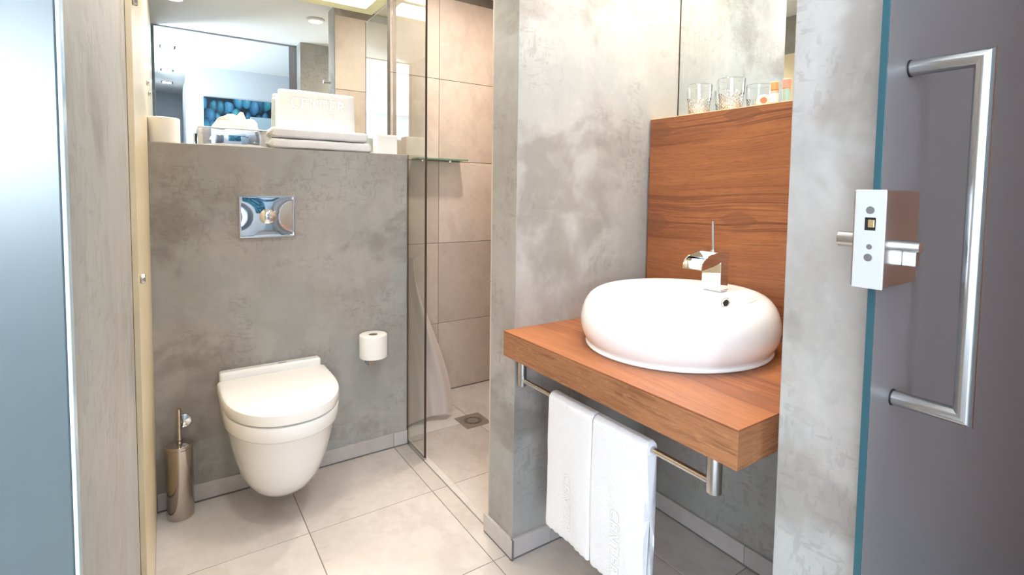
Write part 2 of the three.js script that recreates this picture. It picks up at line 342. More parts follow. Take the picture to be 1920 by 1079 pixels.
// ---------------------------------------------------------------- mirrors
tag(part('mirror', slab([0.001, HL + 0.001, ZM - 0.007], [1.045, 2.29, ZM], 0.001), M.mirror), 'wide frameless mirror above the grey ledge behind the toilet', 'mirror');
{
  const t = thing('mirror', 'frameless mirror above the wooden backsplash behind crystal tumblers', 'mirror');
  t.name = 'mirror_001';
  part('pane', slab([XB - 0.006, 1.596, 0.9845], [XB - 0.0005, 2.42, 1.899], 0.001), M.mirror, t);
  part('edge_seal', slab([XB - 0.0075, 1.596, 0.9808], [XB - 0.0005, 2.42, 0.9845], 0), M.seal, t, 'dark sealed edge');
}

// ---------------------------------------------------------------- toilet
const dRing = (w, L, zs, y, x0, e = 2.25, n = 30) => {   // D outline, flat side on the wall
  const p = [];
  for (let i = 0; i < 8; i++) p.push([x0 - w, y, lerp(0.0, zs, i / 8)]);
  for (let i = 0; i <= n; i++) { const a = Math.PI - Math.PI * i / n, c = Math.cos(a), s = Math.sin(a); p.push([x0 + w * Math.sign(c) * Math.abs(c) ** (2 / e), y, zs + (L - zs) * s ** (2 / e)]); }
  for (let i = 1; i <= 8; i++) p.push([x0 + w, y, lerp(zs, 0.0, i / 8)]);
  for (let i = 1; i < 6; i++) p.push([lerp(x0 + w, x0 - w, i / 6), y, 0.0]);
  return p;
};
{
  const t = thing('toilet', 'white wall-hung toilet with closed lid on the grey concrete wall', 'toilet', [0.436, 0, 0.001]);
  const B = [[0.075, 0.285, 0.085], [0.092, 0.30, 0.09], [0.112, 0.325, 0.10], [0.130, 0.365, 0.13], [0.152, 0.41, 0.18], [0.172, 0.447, 0.25], [0.186, 0.472, 0.32], [0.196, 0.492, 0.385], [0.199, 0.498, 0.394], [0.206, 0.510, 0.398], [0.207, 0.512, 0.402], [0.2095, 0.517, 0.45], [0.208, 0.515, 0.4535], [0.200, 0.507, 0.455]];
  part('bowl', loft(B.map(([w, L, y]) => dRing(w, L, L * 0.42, y, 0, 2.2)), { capStart: true, capEnd: true, crease: 0.9 }), M.ceramic, t);
  const Ld = [[0.205, 0.507, 0.4585], [0.211, 0.516, 0.4600], [0.2135, 0.520, 0.464], [0.2135, 0.520, 0.492], [0.2115, 0.518, 0.499], [0.205, 0.511, 0.5035], [0.190, 0.49, 0.505], [0.12, 0.36, 0.5065]];
  const lid = part('lid', loft(Ld.map(([w, L, y]) => dRing(w, L, L * 0.36, y, 0, 2.25).map(([x, yy, z]) => [x, yy, Math.max(z, 0.052)])), { capStart: true, capEnd: true, crease: 0.7 }), M.plasticWhite, t);
  part('hinge_ledge', (() => { const g = new RoundedBoxGeometry(0.402, 0.09, 0.050, 4, 0.012); g.translate(-0.003, 0.4915, 0.0255); return g; })(), M.ceramic, t);
  part('badge', slab([0.02, 0.5362, 0.030], [0.055, 0.5372, 0.036], 0), std({ color: 0x55524f, roughness: 0.5 }), t);
}
// flush plate: hollowed chrome square with a domed button
{
  const t = thing('flush_plate', 'chrome flush plate with round domed button on grey concrete', 'flush plate', [0.4275, 1.1755, 0]);
  const w = 0.1075, h = 0.0875, n = 40, rings = [];
  part('frame', (() => { const s = new THREE.Shape(); s.moveTo(-w, -h); s.lineTo(w, -h); s.lineTo(w, h); s.lineTo(-w, h); s.closePath(); const q = new THREE.Path(), a = w - 0.004, b = h - 0.004; q.moveTo(-a, -b); q.lineTo(-a, b); q.lineTo(a, b); q.lineTo(a, -b); q.closePath(); s.holes.push(q); return new THREE.ExtrudeGeometry(s, { depth: 0.015, bevelEnabled: true, bevelSize: 0.0012, bevelThickness: 0.0012, bevelSegments: 2 }); })(), M.chrome, t);
  const pos = [], idx = [];
  for (let j = 0; j <= n; j++) for (let i = 0; i <= n; i++) {
    const u = i / n * 2 - 1, v = j / n * 2 - 1;
        pos.push(u * (w - 0.003), v * (h - 0.003), 0.0125 - 0.0075 * (u * u + v * v) + 0.0085 * u * u * v * v);
  }
  for (let j = 0; j < n; j++) for (let i = 0; i < n; i++) { const a = j * (n + 1) + i; idx.push(a, a + 1, a + n + 2, a, a + n + 2, a + n + 1); }
  const g = new THREE.BufferGeometry(); g.setAttribute('position', new THREE.Float32BufferAttribute(pos, 3)); g.setIndex(idx); g.computeVertexNormals();
  part('plate', g, M.chrome, t);
  const dome = lathe([[0.0, 0.021], [0.012, 0.0196], [0.022, 0.0165], [0.030, 0.0115], [0.035, 0.006], [0.036, 0.002], [0.036, 0.0]]); dome.rotateX(Math.PI / 2); dome.translate(0, 0, 0.003);
  part('button', dome, M.chrome, t);
}
// toilet paper on a pin holder
const rollGeo = (R, h, r = 0.021) => lathe([[r, 0.001], [r + 0.001, 0], [R - 0.003, 0], [R, 0.003], [R, h - 0.003], [R - 0.003, h], [r + 0.001, h], [r, h - 0.001], [r, 0.001]], 64);
const coreGeo = (h, r = 0.021) => lathe([[r - 0.0012, 0.001], [r, 0.001], [r, h - 0.0015], [r - 0.0012, h - 0.0015], [r - 0.0012, 0.001]], 32);
const coreMat = std({ color: 0x9b948c, roughness: 0.9 });
{
  const t = thing('paper_holder', 'steel pin holder fixed to the concrete wall under the paper roll', 'paper holder', [0.872, 0.505, 0.001]);
  part('arm', slab([-0.030, -0.040, 0], [-0.004, -0.014, 0.086], 0.002), M.steel, t);
  const c = cyl(0.0075, 0.0075, 0.075, 20); c.translate(-0.016, 0.022, 0.075); part('pin', c, M.steel, t);
  part('wall_plate', slab([-0.034, -0.044, 0], [0.0, 0.0, 0.005], 0.002), M.steel, t);
  const r = thing('toilet_roll', 'white paper roll hanging on the wall right of the toilet', 'toilet roll', [0.864, 0.508, 0.078]);
  part('paper', rollGeo(0.064, 0.108), M.paper, r); part('core', coreGeo(0.108), coreMat, r);
}
{
  const r = thing('toilet_roll', 'spare paper roll standing at left end of ledge before the mirror', 'toilet roll', [0.062, HL, -0.068]);
  part('paper', rollGeo(0.058, 0.1), M.paper, r); part('core', coreGeo(0.1), coreMat, r);
}
// toilet brush
{
  const t = thing('toilet_brush', 'brushed steel toilet brush holder standing in the left corner', 'toilet brush', [0.090, 0, 0.068]);
  part('holder', lathe([[0, 0], [0.044, 0], [0.046, 0.002], [0.0455, 0.274], [0.0445, 0.277], [0, 0.277]], 48), M.brushSteel, t);
  part('lid', lathe([[0.046, 0.2765], [0.0472, 0.279], [0.0472, 0.288], [0.045, 0.2905], [0.012, 0.293], [0, 0.293]], 48), M.brushSteel, t);
  part('handle', lathe([[0, 0.292], [0.0095, 0.292], [0.0095, 0.312], [0.0075, 0.314], [0.0078, 0.410], [0.0092, 0.413], [0.0092, 0.428], [0.0085, 0.430], [0, 0.430]], 24), M.brushSteel, t);
  const d = thing('wall_bracket', 'round chrome wall bracket behind the toilet brush handle', 'bracket', [0.108, 0.355, 0.001]);
  const g = lathe([[0, 0], [0.027, 0], [0.027, 0.006], [0.024, 0.010], [0, 0.013]], 40); g.rotateX(Math.PI / 2); part('disc', g, M.chrome, d);
  const a = cyl(0.005, 0.005, 0.03, 16); a.rotateX(Math.PI / 2); a.translate(0, 0, 0.022); part('arm', a, M.chrome, d);
}
// ---------------------------------------------------------------- things on the ledge
{
  const t = thing('tissue_box', 'chrome tissue box with white tissues on the ledge below the mirror', 'tissue box', [0.318, HL, -0.105]);
  const n = 24, rings = [];
  const shell = (w, h, bulge, y) => { const p = []; for (let i = 0; i <= n; i++) { const u = i / n * 2 - 1; p.push([u * w, y, 0.052 + bulge * (1 - u * u)]); } for (let i = 0; i <= n; i++) { const u = 1 - i / n * 2; p.push([u * w, y, -0.052]); } return p; };
  part('box', loft([shell(0.136, 0, 0.008, 0.0015), shell(0.137, 0, 0.009, 0.004), shell(0.137, 0, 0.009, 0.072), shell(0.1355, 0, 0.0075, 0.0755), shell(0.132, 0, 0.004, 0.0765)], { capStart: true, capEnd: true, crease: 0.5 }), M.chrome, t);
  part('rim', [slab([-0.1385, 0.0715, 0.050], [-0.129, 0.0775, 0.0535], 0.001), tubeAlong([[-0.137, 0.0755, 0.053], [-0.07, 0.0755, 0.0595], [0, 0.0755, 0.0622], [0.07, 0.0755, 0.0595], [0.137, 0.0755, 0.053]], 0.0022, 24, 8), tubeAlong([[-0.137, 0.003, 0.0535], [-0.137, 0.0755, 0.0535]], 0.002, 4, 8), tubeAlong([[0.137, 0.003, 0.0535], [0.137, 0.0755, 0.0535]], 0.002, 4, 8)], std({ color: 0xe9e9ea, metalness: 0.2, roughness: 0.3 }), t);
  // crumpled tissue
  const T = [], a = 44;
  const prof = (u) => 0.058 * Math.max(0, 1 - Math.abs((u + 0.16) / 0.62) ** 2.6) ** 0.6 + 0.046 * Math.max(0, 1 - Math.abs((u - 0.55) / 0.36) ** 3) ** 0.6;
  for (let j = 0; j <= 10; j++) {
    const k = j / 10, r = []; 
    for (let i = 0; i < a; i++) {
      const q = i / a * Math.PI * 2, u = Math.cos(q), s = Math.sin(q), cr = 0.012 * (fbm(i / a, k, 9, 4, 3, 700) - 0.5) * (k < 0.1 ? 0 : 1);
      const w = lerp(1, 0.90, k), zz = lerp(1, 0.12, k ** 1.4);
      r.push([0.098 * u * w + cr, 0.0755 + k * prof(u * w * 0.95) * (1 + 0.2 * Math.sin(q * 3)), (0.018 * s) * zz + cr * 1.4]);
    }
    T.push(r);
  }
  part('tissue', loft(T, { capEnd: true, crease: 0.25 }), phys({ color: 0xfbfaf8, roughness: 0.95, transmission: 0.3, thickness: 0, side: THREE.DoubleSide }), t);
}
// soft folded cloth: box surface pushed about by noise
function softBox(w, h, d, r, amp, s) {
  const g = new RoundedBoxGeometry(w, h, d, 9, r); const idxd = mergeVertices(g, 1e-5), p = idxd.attributes.position, n = idxd.attributes.normal;
  for (let i = 0; i < p.count; i++) {
    const x = p.getX(i), y = p.getY(i), z = p.getZ(i), k = (fbm(x * 2.1 + 0.31 + z, y * 2.3 + z * 1.7 + 0.2, 5, 5, 3, s) - 0.5) * 2 * amp;
    p.setXYZ(i, x + n.getX(i) * k, y + n.getY(i) * k, z + n.getZ(i) * k);
  }
  idxd.computeVertexNormals(); return metreUV(idxd, 'xy', [0.03, 0.05]);
}
function dense(w, h, d, r, amp, s, sx = 40, sy = 14, sz = 20) {   // rounded slab with enough points to sag and ripple
  const ring = (x, ins) => { const p = [], m = 40; for (let i = 0; i < m; i++) { const a = i / m * Math.PI * 2, c = Math.cos(a), q = Math.sin(a), e = 0.36; p.push([x, h / 2 + (h / 2 - ins) * Math.sign(q) * Math.abs(q) ** e, (d / 2 - ins) * Math.sign(c) * Math.abs(c) ** e]); } return p; };
  const R = [];
  for (let i = 0; i <= sx; i++) { const u = i / sx * 2 - 1, edge = Math.max(0, Math.abs(u) * w / 2 - (w / 2 - r)) / r; R.push(ring(u * w / 2, r * (1 - Math.sqrt(Math.max(0, 1 - edge * edge)))).map(([x, y, z]) => [x, y, z])); }
  const g = loft(R, { capStart: true, capEnd: true, crease: 0 }), p = g.attributes.position, nn = g.attributes.normal;
  for (let i = 0; i < p.count; i++) { const x = p.getX(i), y = p.getY(i), z = p.getZ(i), k = (fbm(x * 1.6 + 0.37, z * 1.9 + y * 3 + 0.41, 6, 6, 3, s) - 0.5) * 2 * amp; p.setXYZ(i, x + nn.getX(i) * k, Math.max(0, y + nn.getY(i) * k), z + nn.getZ(i) * k); }
  g.computeVertexNormals(); return metreUV(g, 'xy', [0.02, 0.07]);
}
const textTowel = (text, sub, sx, sy, ox, oy, deep = 0.010) => { const t = emboss(text, sub); t.repeat.set(sx, sy); t.offset.set(ox, oy); return phys({ color: 0xeaeaed, roughness: 0.95, bumpMap: t, bumpScale: deep, sheen: 0.3, sheenRoughness: 0.6 }); };
{
  const a = thing('folded_towel', 'thick white folded towel lowest in the stack on the ledge', 'towel', [0.668, HL + 0.001, -0.105], 0, 'folded white towels on the ledge');
  part('cloth', dense(0.45, 0.044, 0.205, 0.018, 0.0035, 810), M.terry, a);
  const b = thing('folded_towel', 'white folded towel lying on the lowest towel of the ledge stack', 'towel', [0.662, HL + 0.0475, -0.108], 0, 'folded white towels on the ledge');
  part('cloth', dense(0.435, 0.046, 0.2, 0.020, 0.004, 830), M.terry, b);
  const c = thing('folded_towel', 'upright folded white towel embossed CENTER leaning above the towel stack', 'towel', [0.672, HL + 0.097, -0.150], 0, 'folded white towels on the ledge');
  const g = dense(0.185, 0.345, 0.035, 0.008, 0.0015, 850); g.rotateZ(Math.PI / 2); g.translate(0.1725, 0, 0.010); g.rotateX(-0.09); g.translate(0, 0.09, 0);
  // front sheet carries the embossed lettering
  const uv = g.attributes.uv, p = g.attributes.position; for (let i = 0; i < p.count; i++) uv.setXY(i, (p.getX(i) + 0.1725) / 0.345, p.getY(i) / 0.185);
  part('cloth', g, textTowel('CENTER', 'PS', 1, 1, 0, 0, 0.035), c);
  const f = dense(0.165, 0.33, 0.022, 0.008, 0.002, 870); f.rotateZ(Math.PI / 2); f.translate(0.1725 - 0.022, 0, -0.016); f.rotateX(-0.09); f.translate(0, 0.08, 0);
  part('folded_layer', f, M.terry, c);
}
{
  const t = thing('white_box', 'small plain white box at the right end of ledge beside towels', 'box', [0.992, HL, -0.115]);
  part('carton', slab([-0.05, 0.001, -0.035], [0.052, 0.097, 0.035], 0.002), M.paper, t);
  part('lid', slab([-0.051, 0.085, -0.036], [0.053, 0.099, 0.036], 0.002), M.paper, t);
}
// cream panel on the left wall, held by steel studs
{
  const t = thing('wall_panel', 'tall cream wall panel held by steel studs on the left wall', 'panel', [0.0, 0, 0]);
  part('panel', slab([0.0005, 0.082, ZM + 0.002], [0.012, 2.286, 1.055], 0.001), M.cream, t);
  const stud = (y, z) => { const g = lathe([[0, 0.010], [0.009, 0.010], [0.011, 0.008], [0.011, 0.002], [0.009, 0], [0, 0]], 28); g.rotateZ(-Math.PI / 2); g.translate(0.012, y, z); part('stud', g, M.steel, t); };
  for (const z of [1.005, -0.08]) for (const y of [1.705, 1.090]) stud(y, z);
}

// ---------------------------------------------------------------- shower
{
  const t = thing('shower_screen', 'clear glass shower screen with dark edge at right of the ledge', 'shower screen', [0, 0, 0]);
  part('pane', slab([1.0685, 0.012, ZM + 0.001], [1.0765, 2.28, 0.2015], 0), phys({ color: 0xeef4ee, roughness: 0, transmission: 1, thickness: 0.008, ior: 1.5, attenuationColor: new THREE.Color(0xd8e6d8), attenuationDistance: 0.3 }), t);
  part('edge_seal', slab([1.0680, 0.012, 0.2015], [1.0775, 2.28, 0.2065], 0.0008), M.seal, t, 'dark front edge');
  part('floor_channel', slab([1.0655, 0.0035, -0.02], [1.0795, 0.016, 0.2065], 0.001), M.steel, t);
  part('gasket', slab([1.0668, 0.010, 0.0], [1.0684, HL, 0.006], 0), M.black, t);
}
{
  const t = thing('shower_shelf', 'small green-edged glass shelf on the shower tiles', 'shelf', [0, 1.478, -0.53]);
  part('glass_plate', slab([1.315, 0.002, 0.004], [1.640, 0.010, 0.115], 0.001), M.shelfGlass, t);
  for (const x of [1.375, 1.555]) { const g = cyl(0.011, 0.011, 0.018, 20); g.translate(x, 0.002, 0.03); const h = cyl(0.006, 0.006, 0.03, 16); h.rotateX(Math.PI / 2); h.translate(x, -0.003, 0.015); part('bracket', [g, h], M.chrome, t); }
}
{
  const t = thing('floor_drain', 'square steel floor drain with round slotted grate in shower floor', 'drain', [1.478, 0.0003, -0.048]);
  const s = new THREE.Shape(); s.moveTo(-0.077, -0.077); s.lineTo(0.077, -0.077); s.lineTo(0.077, 0.077); s.lineTo(-0.077, 0.077); s.closePath();
  const hole = new THREE.Path(); hole.absarc(0, 0, 0.056, 0, Math.PI * 2, true); s.holes.push(hole);
  const fr = new THREE.ExtrudeGeometry(s, { depth: 0.002, bevelEnabled: true, bevelSize: 0.0006, bevelThickness: 0.0006, bevelSegments: 1, curveSegments: 40 }); fr.rotateX(-Math.PI / 2);
  const steel = std({ color: 0xb3a9a1, metalness: 0.85, roughness: 0.5 });
  part('frame', fr, steel, t);
  const q = new THREE.Shape(); q.absarc(0, 0, 0.0545, 0, Math.PI * 2, false);
  for (let k = 0; k < 24; k++) { const a = k / 24 * Math.PI * 2, h = new THREE.Path(), w = 0.0028, c = Math.cos(a), n = Math.sin(a); [[0.030, -w * 0.7], [0.030, w * 0.7], [0.049, w], [0.049, -w]].forEach(([r, o], i) => h[i ? 'lineTo' : 'moveTo'](r * c - o * n, r * n + o * c)); h.closePath(); q.holes.push(h); }
  const gr = new THREE.ExtrudeGeometry(q, { depth: 0.002, bevelEnabled: false, curveSegments: 40 }); gr.rotateX(-Math.PI / 2);
  part('grate', gr, steel, t);
  const pit = cyl(0.054, 0.054, 0.0006, 32); pit.translate(0, 0.0004, 0); part('pit', pit, M.black, t);
}
{
  // gathered cloth hanging from a hook, narrow above and flaring at the hem
  const t = thing('hanging_cloth', 'pale gathered cloth flaring at its hem, hung in the shower beside the screen', 'cloth', [1.0775, 0, -0.16]);
  const R = [], n = 90, m = 34;
  for (let j = 0; j <= m; j++) {
    const q = j / m, y = lerp(0.93, 0.022, q), x1 = lerp(0.10, 0.335, smooth(q, 0.0, 1.0) ** 0.9), r = [];
    for (let i = 0; i <= n; i++) { const u = i / n; r.push([lerp(0.008, x1, u), y + 0.02 * (u - 0.3) * q + 0.004 * Math.sin(u * 17) * q, 0.016 * Math.sin(u * 17 + 0.8 * Math.sin(q * 3)) * lerp(1.0, 0.7, q) + 0.012 * Math.sin(u * 9 + y)]); }
    R.push(r);
  }
  part('cloth', loft(R, { closed: false, crease: 0 }), M.curtain, t);
  const h = cyl(0.006, 0.006, 0.05, 16); h.rotateZ(Math.PI / 2); h.translate(0.026, 0.935, 0); part('hook', h, M.steel, t);
}

// ---------------------------------------------------------------- vanity
const VZ0 = 0.982, VZ1 = 1.847, VY0 = 0.740, VY1 = 0.8256, VX0 = 1.0064;
{
  const t = thing('vanity_counter', 'thick reddish-brown wooden counter under the white basin', 'counter', [0, 0, 0]);
  part('top', slab([VX0, VY1 - 0.004, VZ0], [1.7, VY1, VZ1], 0.0012, 'grainz', [0.1, 0.4]), M.wood, t);
  part('core', slab([VX0 + 0.0004, VY0, VZ0], [1.7, VY1 - 0.0042, VZ1 - 0.0004], 0.0012, 'grainz', [0.33, 0.05]), M.woodEdge, t, 'paler brown edge band');
  const b = thing('backsplash', 'tall reddish-brown wood panel with horizontal grain behind the basin', 'backsplash', [0, 0, 0]);
  part('panel', slab([1.7045, VY0 + 0.02, 0.985], [1.721, 1.5914, 1.899], 0.001, 'grainz', [-0.985, -1.208 + 0.182]), M.wood, b);
  part('ledge', slab([1.7040, 1.5915, 0.985], [XB - 0.0005, 1.5945, 1.899], 0.001, 'grainz', [0, 0.3]), std({ color: 0xe6bd8c, roughness: 0.5 }), b, 'pale top edge');
  part('edge_strip', slab([1.6995, VY1, 0.9812], [1.7215, 1.44, 0.9849], 0), std({ color: 0xb9b9bb, metalness: 1, roughness: 0.3 }), b);
}
// basin
const basin = thing('basin', 'round white ceramic vessel basin on the wooden counter', 'basin', [1.393, VY1 + 0.0004, 1.388]);
{
  const RX = 0.311, RZ = 0.288, K = 0.062, HH = 0.166, H0 = 0.072, n = 120, R = [];
  const ring = (f) => { const r = []; for (let i = 0; i < n; i++) r.push(f(-i / n * Math.PI * 2)); return r; };
  const outer = (inset, y) => ring((a) => [(RX - inset) * Math.cos(a), y, (RZ - inset) * Math.sin(a)]);
  R.push(outer(0.024, 0), outer(0.0175, 0.0005), outer(0.0165, 0.0045), outer(0.019, 0.0075), outer(0.0225, 0.0085));
  for (let k = 0; k <= 10; k++) { const q = k / 10; R.push(outer(0.0225 * (1 - q) ** 2, 0.0095 + q * (H0 - 0.0095))); }
  for (let k = 1; k <= 20; k++) { const s = Math.PI / 2 * k / 20; R.push(outer(K * (1 - Math.cos(s)) ** 1.0, H0 + (HH - H0) * Math.sin(s))); }
  const open = (a, k) => [-0.026 + 0.168 * k * Math.cos(a), 0, 0.048 + 0.172 * k * Math.sin(a)];
  const last = (a) => [(RX - K) * Math.cos(a), HH, (RZ - K) * Math.sin(a)];
  for (const [f, dy] of [[0.12, -0.0003], [0.3, -0.0015], [0.55, -0.0035], [0.78, -0.0055], [0.92, -0.008]]) R.push(ring((a) => { const p = last(a), q = open(a, 1); return [lerp(p[0], q[0], f), HH + dy, lerp(p[2], q[2], f)]; }));
  for (const [k, y] of [[1.0, 0.1555], [0.985, 0.1525], [0.965, 0.1465], [0.94, 0.136], [0.89, 0.112], [0.80, 0.082], [0.64, 0.055], [0.42, 0.040], [0.15, 0.034]]) R.push(ring((a) => { const q = open(a, k); return [q[0], y, q[2]]; }));
  part('bowl', loft(R, { capStart: true, capEnd: true, crease: 0 }), M.ceramic, basin);
  const o = lathe([[0.0105, -0.004], [0.0105, 0.003], [0.0160, 0.004], [0.0180, 0.001], [0.0180, -0.004]], 32), b = cyl(0.0110, 0.0110, 0.003, 24);
  // axis of the ring points into the bowl from the far wall
  const place = (g) => { g.applyQuaternion(new THREE.Quaternion().setFromUnitVectors(V(0, 1, 0), V(-0.85, 0.40, -0.15).normalize())); g.translate(0.122, 0.130, 0.088); return g; };
  const ov = part('overflow_ring', place(o), M.chrome, basin); part('overflow_hole', place(b), M.black, ov);
}
// waterfall tap
{
  const t = thing('tap', 'square chrome waterfall tap with thin lever on the basin rim', 'tap', [1.517, VY1 + 0.1625, 1.417]);
  const hw = 0.035;
  part('base', slab([-0.001, 0, -hw - 0.001], [0.041, 0.004, hw + 0.001], 0.0012), M.chrome, t);
  part('body', slab([0.0, 0.003, -hw], [0.040, 0.100, hw], 0.002), M.chrome, t);
  // spout: two quarter-round cheeks with an open trough between them
  const side = new THREE.Shape(); side.moveTo(0.040, 0.0935); side.lineTo(0.0, 0.0935); side.quadraticCurveTo(-0.05, 0.077, -0.096, 0.073); side.lineTo(-0.0965, 0.084);
  side.bezierCurveTo(-0.093, 0.098, -0.082, 0.110, -0.062, 0.1155); side.quadraticCurveTo(-0.03, 0.1225, 0.0, 0.1235); side.lineTo(0.040, 0.1235); side.closePath();
  const cheek = (z) => { const g = new THREE.ExtrudeGeometry(side, { depth: 0.0030, bevelEnabled: true, bevelSize: 0.0007, bevelThickness: 0.0007, bevelSegments: 2, curveSegments: 16 }); g.translate(0, 0, z); return g; };
  const floorShape = new THREE.Shape(); floorShape.moveTo(0.040, 0.0945); floorShape.lineTo(0, 0.0945); floorShape.quadraticCurveTo(-0.05, 0.078, -0.099, 0.0735); floorShape.lineTo(-0.099, 0.0765); floorShape.quadraticCurveTo(-0.05, 0.082, 0, 0.0985); floorShape.lineTo(0.040, 0.0985); floorShape.closePath();
  const fl = new THREE.ExtrudeGeometry(floorShape, { depth: 2 * hw - 0.002, bevelEnabled: false, curveSegments: 16 }); fl.translate(0, 0, -hw + 0.001);
  part('spout', [cheek(-hw), cheek(hw - 0.003), fl], M.chrome, t);
  part('cover', slab([-0.004, 0.100, -hw + 0.0035], [0.0395, 0.1230, hw - 0.0035], 0.0015), M.chrome, t);
  const c = cyl(0.0085, 0.0078, 0.006, 24); c.translate(0.012, 0.1260, -0.004);
  const l = cyl(0.0040, 0.0040, 0.094, 16); l.translate(0, 0.047, 0); l.rotateZ(0.07); l.translate(0.013, 0.128, -0.004);
  part('lever', [c, l], M.chrome, t);
}
// towel rail under the counter
{
  const t = thing('towel_rail', 'brushed steel towel rail hung under the front of the counter', 'towel rail', [1.058, VY0, 0]);
  const post = (z, r) => { const g = lathe([[0, -0.102], [r - 0.001, -0.102], [r, -0.101], [r, 0], [0, 0]], 32); g.translate(0, 0, z); part('post', g, M.steel, t); };
  post(1.022, 0.0155); post(1.762, 0.0165);
  const b = cyl(0.0078, 0.0078, 0.74, 24); b.rotateX(Math.PI / 2); b.translate(0, -0.0815, 1.392); part('bar', b, M.steel, t);
}
// towels over the rail
function hangingTowel(name, label, z0, z1, drop, s) {
  const t = thing(name, label, 'towel', [1.058, VY0 - 0.0815, (z0 + z1) / 2], 0, 'white towels on the rail');
  const w = z1 - z0, th = 0.013, R = [], n = 40, m = 46, r0 = 0.0095, gap = 0.0035;
  // profile: front leg (towards -x) down, over the bar, back leg
  const path = [];
  for (let i = 0; i <= m; i++) { const u = i / m; path.push([-(r0 + th / 2) - gap * Math.sin(u * Math.PI), -drop * (1 - u)]); }
  for (let i = 1; i < 12; i++) { const a = Math.PI - Math.PI * i / 12; path.push([(r0 + th / 2) * Math.cos(a), (r0 + th / 2) * Math.sin(a)]); }
  for (let i = 0; i <= m; i++) { const u = i / m; path.push([(r0 + th / 2) - 0.004 * u + gap * Math.sin(u * Math.PI), -(drop - 0.012) * u]); }
  const out = [], inn = [];
  path.forEach((p, i) => { const a = path[Math.max(0, i - 1)], b = path[Math.min(path.length - 1, i + 1)], dx = b[0] - a[0], dy = b[1] - a[1], L = Math.hypot(dx, dy); const e = Math.min(i, path.length - 1 - i) < 1 ? 0.55 : 1; out.push([p[0] - dy / L * th / 2 * e, p[1] + dx / L * th / 2 * e]); inn.push([p[0] + dy / L * th / 2 * e, p[1] - dx / L * th / 2 * e]); });
  const loop = [...out, ...inn.reverse()];
  for (let i = 0; i <= n; i++) {
    const u = i / n, z = (u - 0.5) * w, ed = Math.max(0, Math.abs(z) - (w / 2 - 0.006)) / 0.006, sh = 1 - 0.6 * (1 - Math.sqrt(Math.max(0, 1 - ed * ed)));
    R.push(loop.map(([x, y], q) => { const pc = q < path.length ? path[q] : path[loop.length - 1 - q]; const k = (fbm(u * 0.9 + 0.05, -y * 1.3 + 0.2, 4, 4, 3, s) - 0.5) * 0.010 * smooth(-y, 0.02, 0.2); const hem = -y > drop - 0.02 ? 0.0016 * Math.sin(u * 52 + s) : 0; return [pc[0] + (x - pc[0]) * sh + k, pc[1] + (y - pc[1]) * sh + hem, z + (fbm(0.3, -y * 1.2 + 0.1, 4, 4, 3, s + 5) - 0.5) * 0.006]; }));
  }
  const g = loft(R, { capStart: true, capEnd: true, crease: 0.9 });
  const uv = new Float32Array(g.attributes.position.count * 2), p = g.attributes.position; for (let i = 0; i < p.count; i++) { uv[2 * i] = (-p.getY(i)) / drop; uv[2 * i + 1] = p.getZ(i) / w + 0.5; }
  g.setAttribute('uv', new THREE.BufferAttribute(uv, 2));
  part('cloth', g, textTowel('CENTER', '', 1, 1, 0, 0), t);
}
hangingTowel('hanging_towel', 'white embossed towel over the rail, the one nearer the shower', 1.193, 1.389, 0.405, 910);
hangingTowel('hanging_towel', 'white embossed towel over the rail, the one nearer the thick rail post', 1.391, 1.586, 0.412, 950);
// tumblers and toiletries on the backsplash ledge
const LY = 1.595;
function tumbler(label, x, z) {
  const t = thing('tumbler', label, 'glass', [x, LY, z], 0, 'crystal tumblers on the backsplash ledge');
  const n = 96, R = [], H1 = 0.118;
  const ring = (r, y, cut) => { const p = []; for (let i = 0; i < n; i++) { const a = -i / n * Math.PI * 2; const q = cut ? Math.abs(((i / n * 16 + y * 90) % 1 + 1) % 1 - 0.5) + Math.abs(((i / n * 16 - y * 90) % 1 + 1) % 1 - 0.5) : 0; p.push([(r - cut * q) * Math.cos(a), y, (r - cut * q) * Math.sin(a)]); } return p; };
  for (const [r, y, c] of [[0.036, 0, 0], [0.0385, 0.002, 0]]) R.push(ring(r, y, c));
  for (let k = 0; k <= 22; k++) { const y = lerp(0.006, 0.062, k / 22); R.push(ring(lerp(0.039, 0.044, k / 22), y, 0.0032)); }
  for (const [r, y] of [[0.0445, 0.066], [0.0475, 0.1165], [0.0470, H1], [0.0455, H1 - 0.001], [0.0425, 0.066], [0.0375, 0.022], [0.034, 0.0165], [0.01, 0.0155]]) R.push(ring(r, y, 0));
  part('tumbler_body', loft(R, { capStart: true, capEnd: true, crease: 0.2 }), M.crystal, t);
}
tumbler('left cut-crystal tumbler, the one nearer the mirror edge line', 1.785, 1.152);
tumbler('right cut-crystal tumbler, the one nearer the small bottles', 1.785, 1.288);
